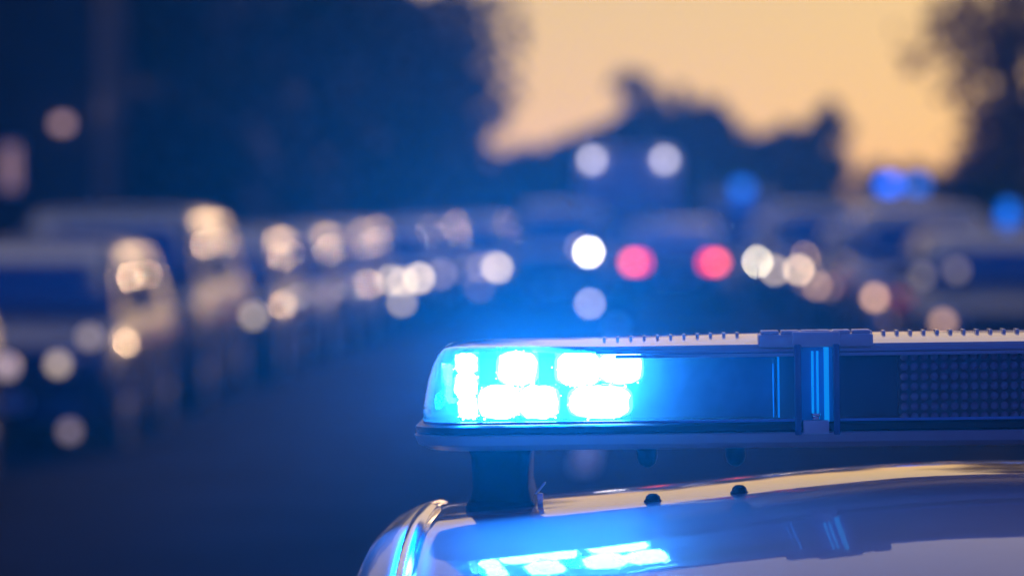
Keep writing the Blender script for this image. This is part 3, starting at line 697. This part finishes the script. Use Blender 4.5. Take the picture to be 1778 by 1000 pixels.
# ------------------------------------------------------------------ clamps over the bar
CLMP = pm('clamp_grey_plastic', (.75, .66, .62), .4, 0, .2, var=.06)
STRAP = pm('clamp_strap_blue', (.07, .12, .26), .25, 0, .6)
SLOT = pm('clamp_slot_glow', (.05, .25, .6), .25, 0, .3, em=(0, .12, .42), ems=.12)  # faint glow imitates LED light showing through the plastic
RODM = pm('clamp_rod_glow', (.1, .5, .9), .2, 0, .5, em=(0, .30, .75), ems=.7)  # glow imitates LED light in the rods, which are no lamps
ZT = ZD1 + .001
for s in (-1, 1):
    xc = s * .1965
    m = MB(); m.box((xc - .058, -.142, ZT - .004), (xc + .058, -.098, ZT + .0085)); m.box((xc - .024, -.150, ZT - .004), (xc + .024, -.09, ZT + .0115))
    cb = m.build('clamp_bracket', CLMP, pc, bevel=.0015)
    for i in range(6):
        a = xc + (-.0555 + i * .0205 if i < 3 else .0558 - (5 - i) * .0205 - .0185)
        m = MB(); m.box((a, -.138, ZT + .0085), (a + .0185, -.104, ZT + .0125)); m.build('clamp_pad', CLMP, cb, bevel=.0014)
    for a in (-.0225, .0165):
        m = MB(); m.box((xc + a, -.1525, ZB0 + .013), (xc + a + .007, -.1455, ZT - .001)); m.build('clamp_side_rail', STRAP, cb, bevel=.0015)
    m = MB(); m.box((xc - .0155, -.1445, ZB0 + .020), (xc + .0165, -.1425, ZT - .001)); m.build('clamp_back', SLOT, cb)
    m = MB()
    for a in (-.004, .001): m.tube((xc + a, -.147, ZB0 + .034), (xc + a, -.147, ZT - .008), .0012, n=8)
    m.box((xc + .0075, -.1475, ZB0 + .026), (xc + .0125, -.1450, ZT - .002)); m.build('clamp_rod', RODM, cb)
    m = MB(); m.box((xc - .014, -.1515, ZB0 + .014), (xc + .012, -.1447, ZB0 + .028)); m.build('clamp_foot', CLMP, cb, bevel=.001)
    m = MB(); m.tube((xc - .001, -.1475, ZB0 + .0282), (xc - .001, -.1475, ZB0 + .0315), .0042, n=14); m.tube((xc - .001, -.1475, ZB0 + .0318), (xc - .001, -.1475, ZB0 + .035), .0052, n=14); m.build('clamp_screw', CHROME, cb, bevel=.0005)

# ------------------------------------------------------------------ feet, bolts and rubber knobs
RUB = pm('black_rubber', (.012, .012, .015), .55, bump=.2, scale=60)
for s in (-1, 1):
    xa = sorted((s * (-pxx(800)), s * (-pxx(915)))) ; xa = [-.553, -.488] if s < 0 else [.488, .553]
    zr_ = roofz(.52, .1); cx_ = sum(xa) / 2; FM = pm('foot_rubber', (.02, .022, .03), .9, spec=.05)
    ft = ringsolid([rrect(.032, .10, .012, zr_ + .006, cx=cx_), rrect(.029, .098, .012, zr_ + .02, cx=cx_), rrect(.030, .098, .012, ZB0 - .008, cx=cx_), rrect(.034, .105, .012, ZB0 + .002, cx=cx_)]).build('mounting_foot', FM, pc, smooth=True)
    ringsolid([rrect(.036, .108, .014, zr_ - .008, cx=cx_), rrect(.036, .108, .014, zr_ + .003, cx=cx_), rrect(.033, .104, .014, zr_ + .0065, cx=cx_)]).build('rubber_pad', FM, ft, smooth=True)
    m = MB(); xx = -.478 if s < 0 else .478
    z = roofz(.478, .1)
    m.tube((xx - s * -.006, -.11, z + .012), (xx + s * -.004, -.11, z + .024), .0014, n=8); m.box((xx - .004, -.112, z - .002), (xx + .002, -.107, z + .013)); m.build('mounting_clip', CHROME, pc, bevel=.0006)
for px_ in (1122, 1275):
    x = pxx(px_)
    m = MB(); m.lathe((x, -.115, ZB0 + .002), (0, 0, -1), [(0, .0105), (.012, .0105), (.018, .0085), (.0215, .004), (.0225, 0)], 18); m.build('hanging_bolt', RUB, pc, smooth=True)
for px_, py_ in ((1131, 857), (1281, 845)):
    x = (px_ - VX) / FPX * 3.86 - .370; y = -.18; z = roofz(x, .18)
    m = MB(); m.lathe((x, y, z - .002), (0, 0, 1), [(0, .0092), (.003, .0092), (.004, .0078), (.007, .007), (.0095, .004), (.010, 0)], 18); m.build('rubber_knob', RUB, pc, smooth=True)

# added spots at the lit LEDs, both ways; strong rear ones imitate lens bloom
def spot(x, z, y, rz, e, size, rad=.012, tilt=0):
    l = bpy.data.lights.new('added_led_beam', 'SPOT'); l.energy = e; l.color = (.0, .31, 1); l.spot_size = R(size); l.spot_blend = .8; l.shadow_soft_size = rad
    o = bpy.data.objects.new('added_led_beam', l); COL.objects.link(o); o.parent = pc; o.location = (x, y, z); o.rotation_euler = (R(90 + tilt), 0, rz); return o
BEAM = 2.5
for px_ in (900, 1045): spot(pxx(px_), (ZB1 + ZD1) / 2, -.149, R(180), 250, 76, .004, 27); spot(pxx(px_), (ZB1 + ZD1) / 2, -.149, R(180), 5200, 23, .004, 8.5)
for px_ in (805, 900, 960, 1045): spot(pxx(px_), (ZB1 + ZD1) / 2, -.118, R(180), BEAM, 150)
l_ = spot(-.578, (ZB1 + ZD1) / 2 - .01, -.125, 0, 500, 92, .004)  # spot added for the blue halo left of the bar
l_.rotation_euler = Vector((-1, -1, -.32)).to_track_quat('-Z', 'Y').to_euler()
for px_ in (860, 1000): spot(pxx(px_), (ZB1 + ZD1) / 2, .118, 0, 300, 90)

# ------------------------------------------------------------------ thin haze added so the LED spots make a lens-like halo
hz = bpy.data.materials.new('bloom_haze'); hz.use_nodes = True; n = hz.node_tree; n.nodes.clear()
o = n.nodes.new('ShaderNodeOutputMaterial'); pv = n.nodes.new('ShaderNodeVolumePrincipled')
pv.inputs['Color'].default_value = (.45, .68, 1, 1); pv.inputs['Density'].default_value = .00015; pv.inputs['Anisotropy'].default_value = .8
n.links.new(pv.outputs[0], o.inputs['Volume'])
m = MB(); m.box((-115, -35, -1), (115, 205, 16)); hb = m.build('bloom_haze', hz); tag(hb, kind='stuff')
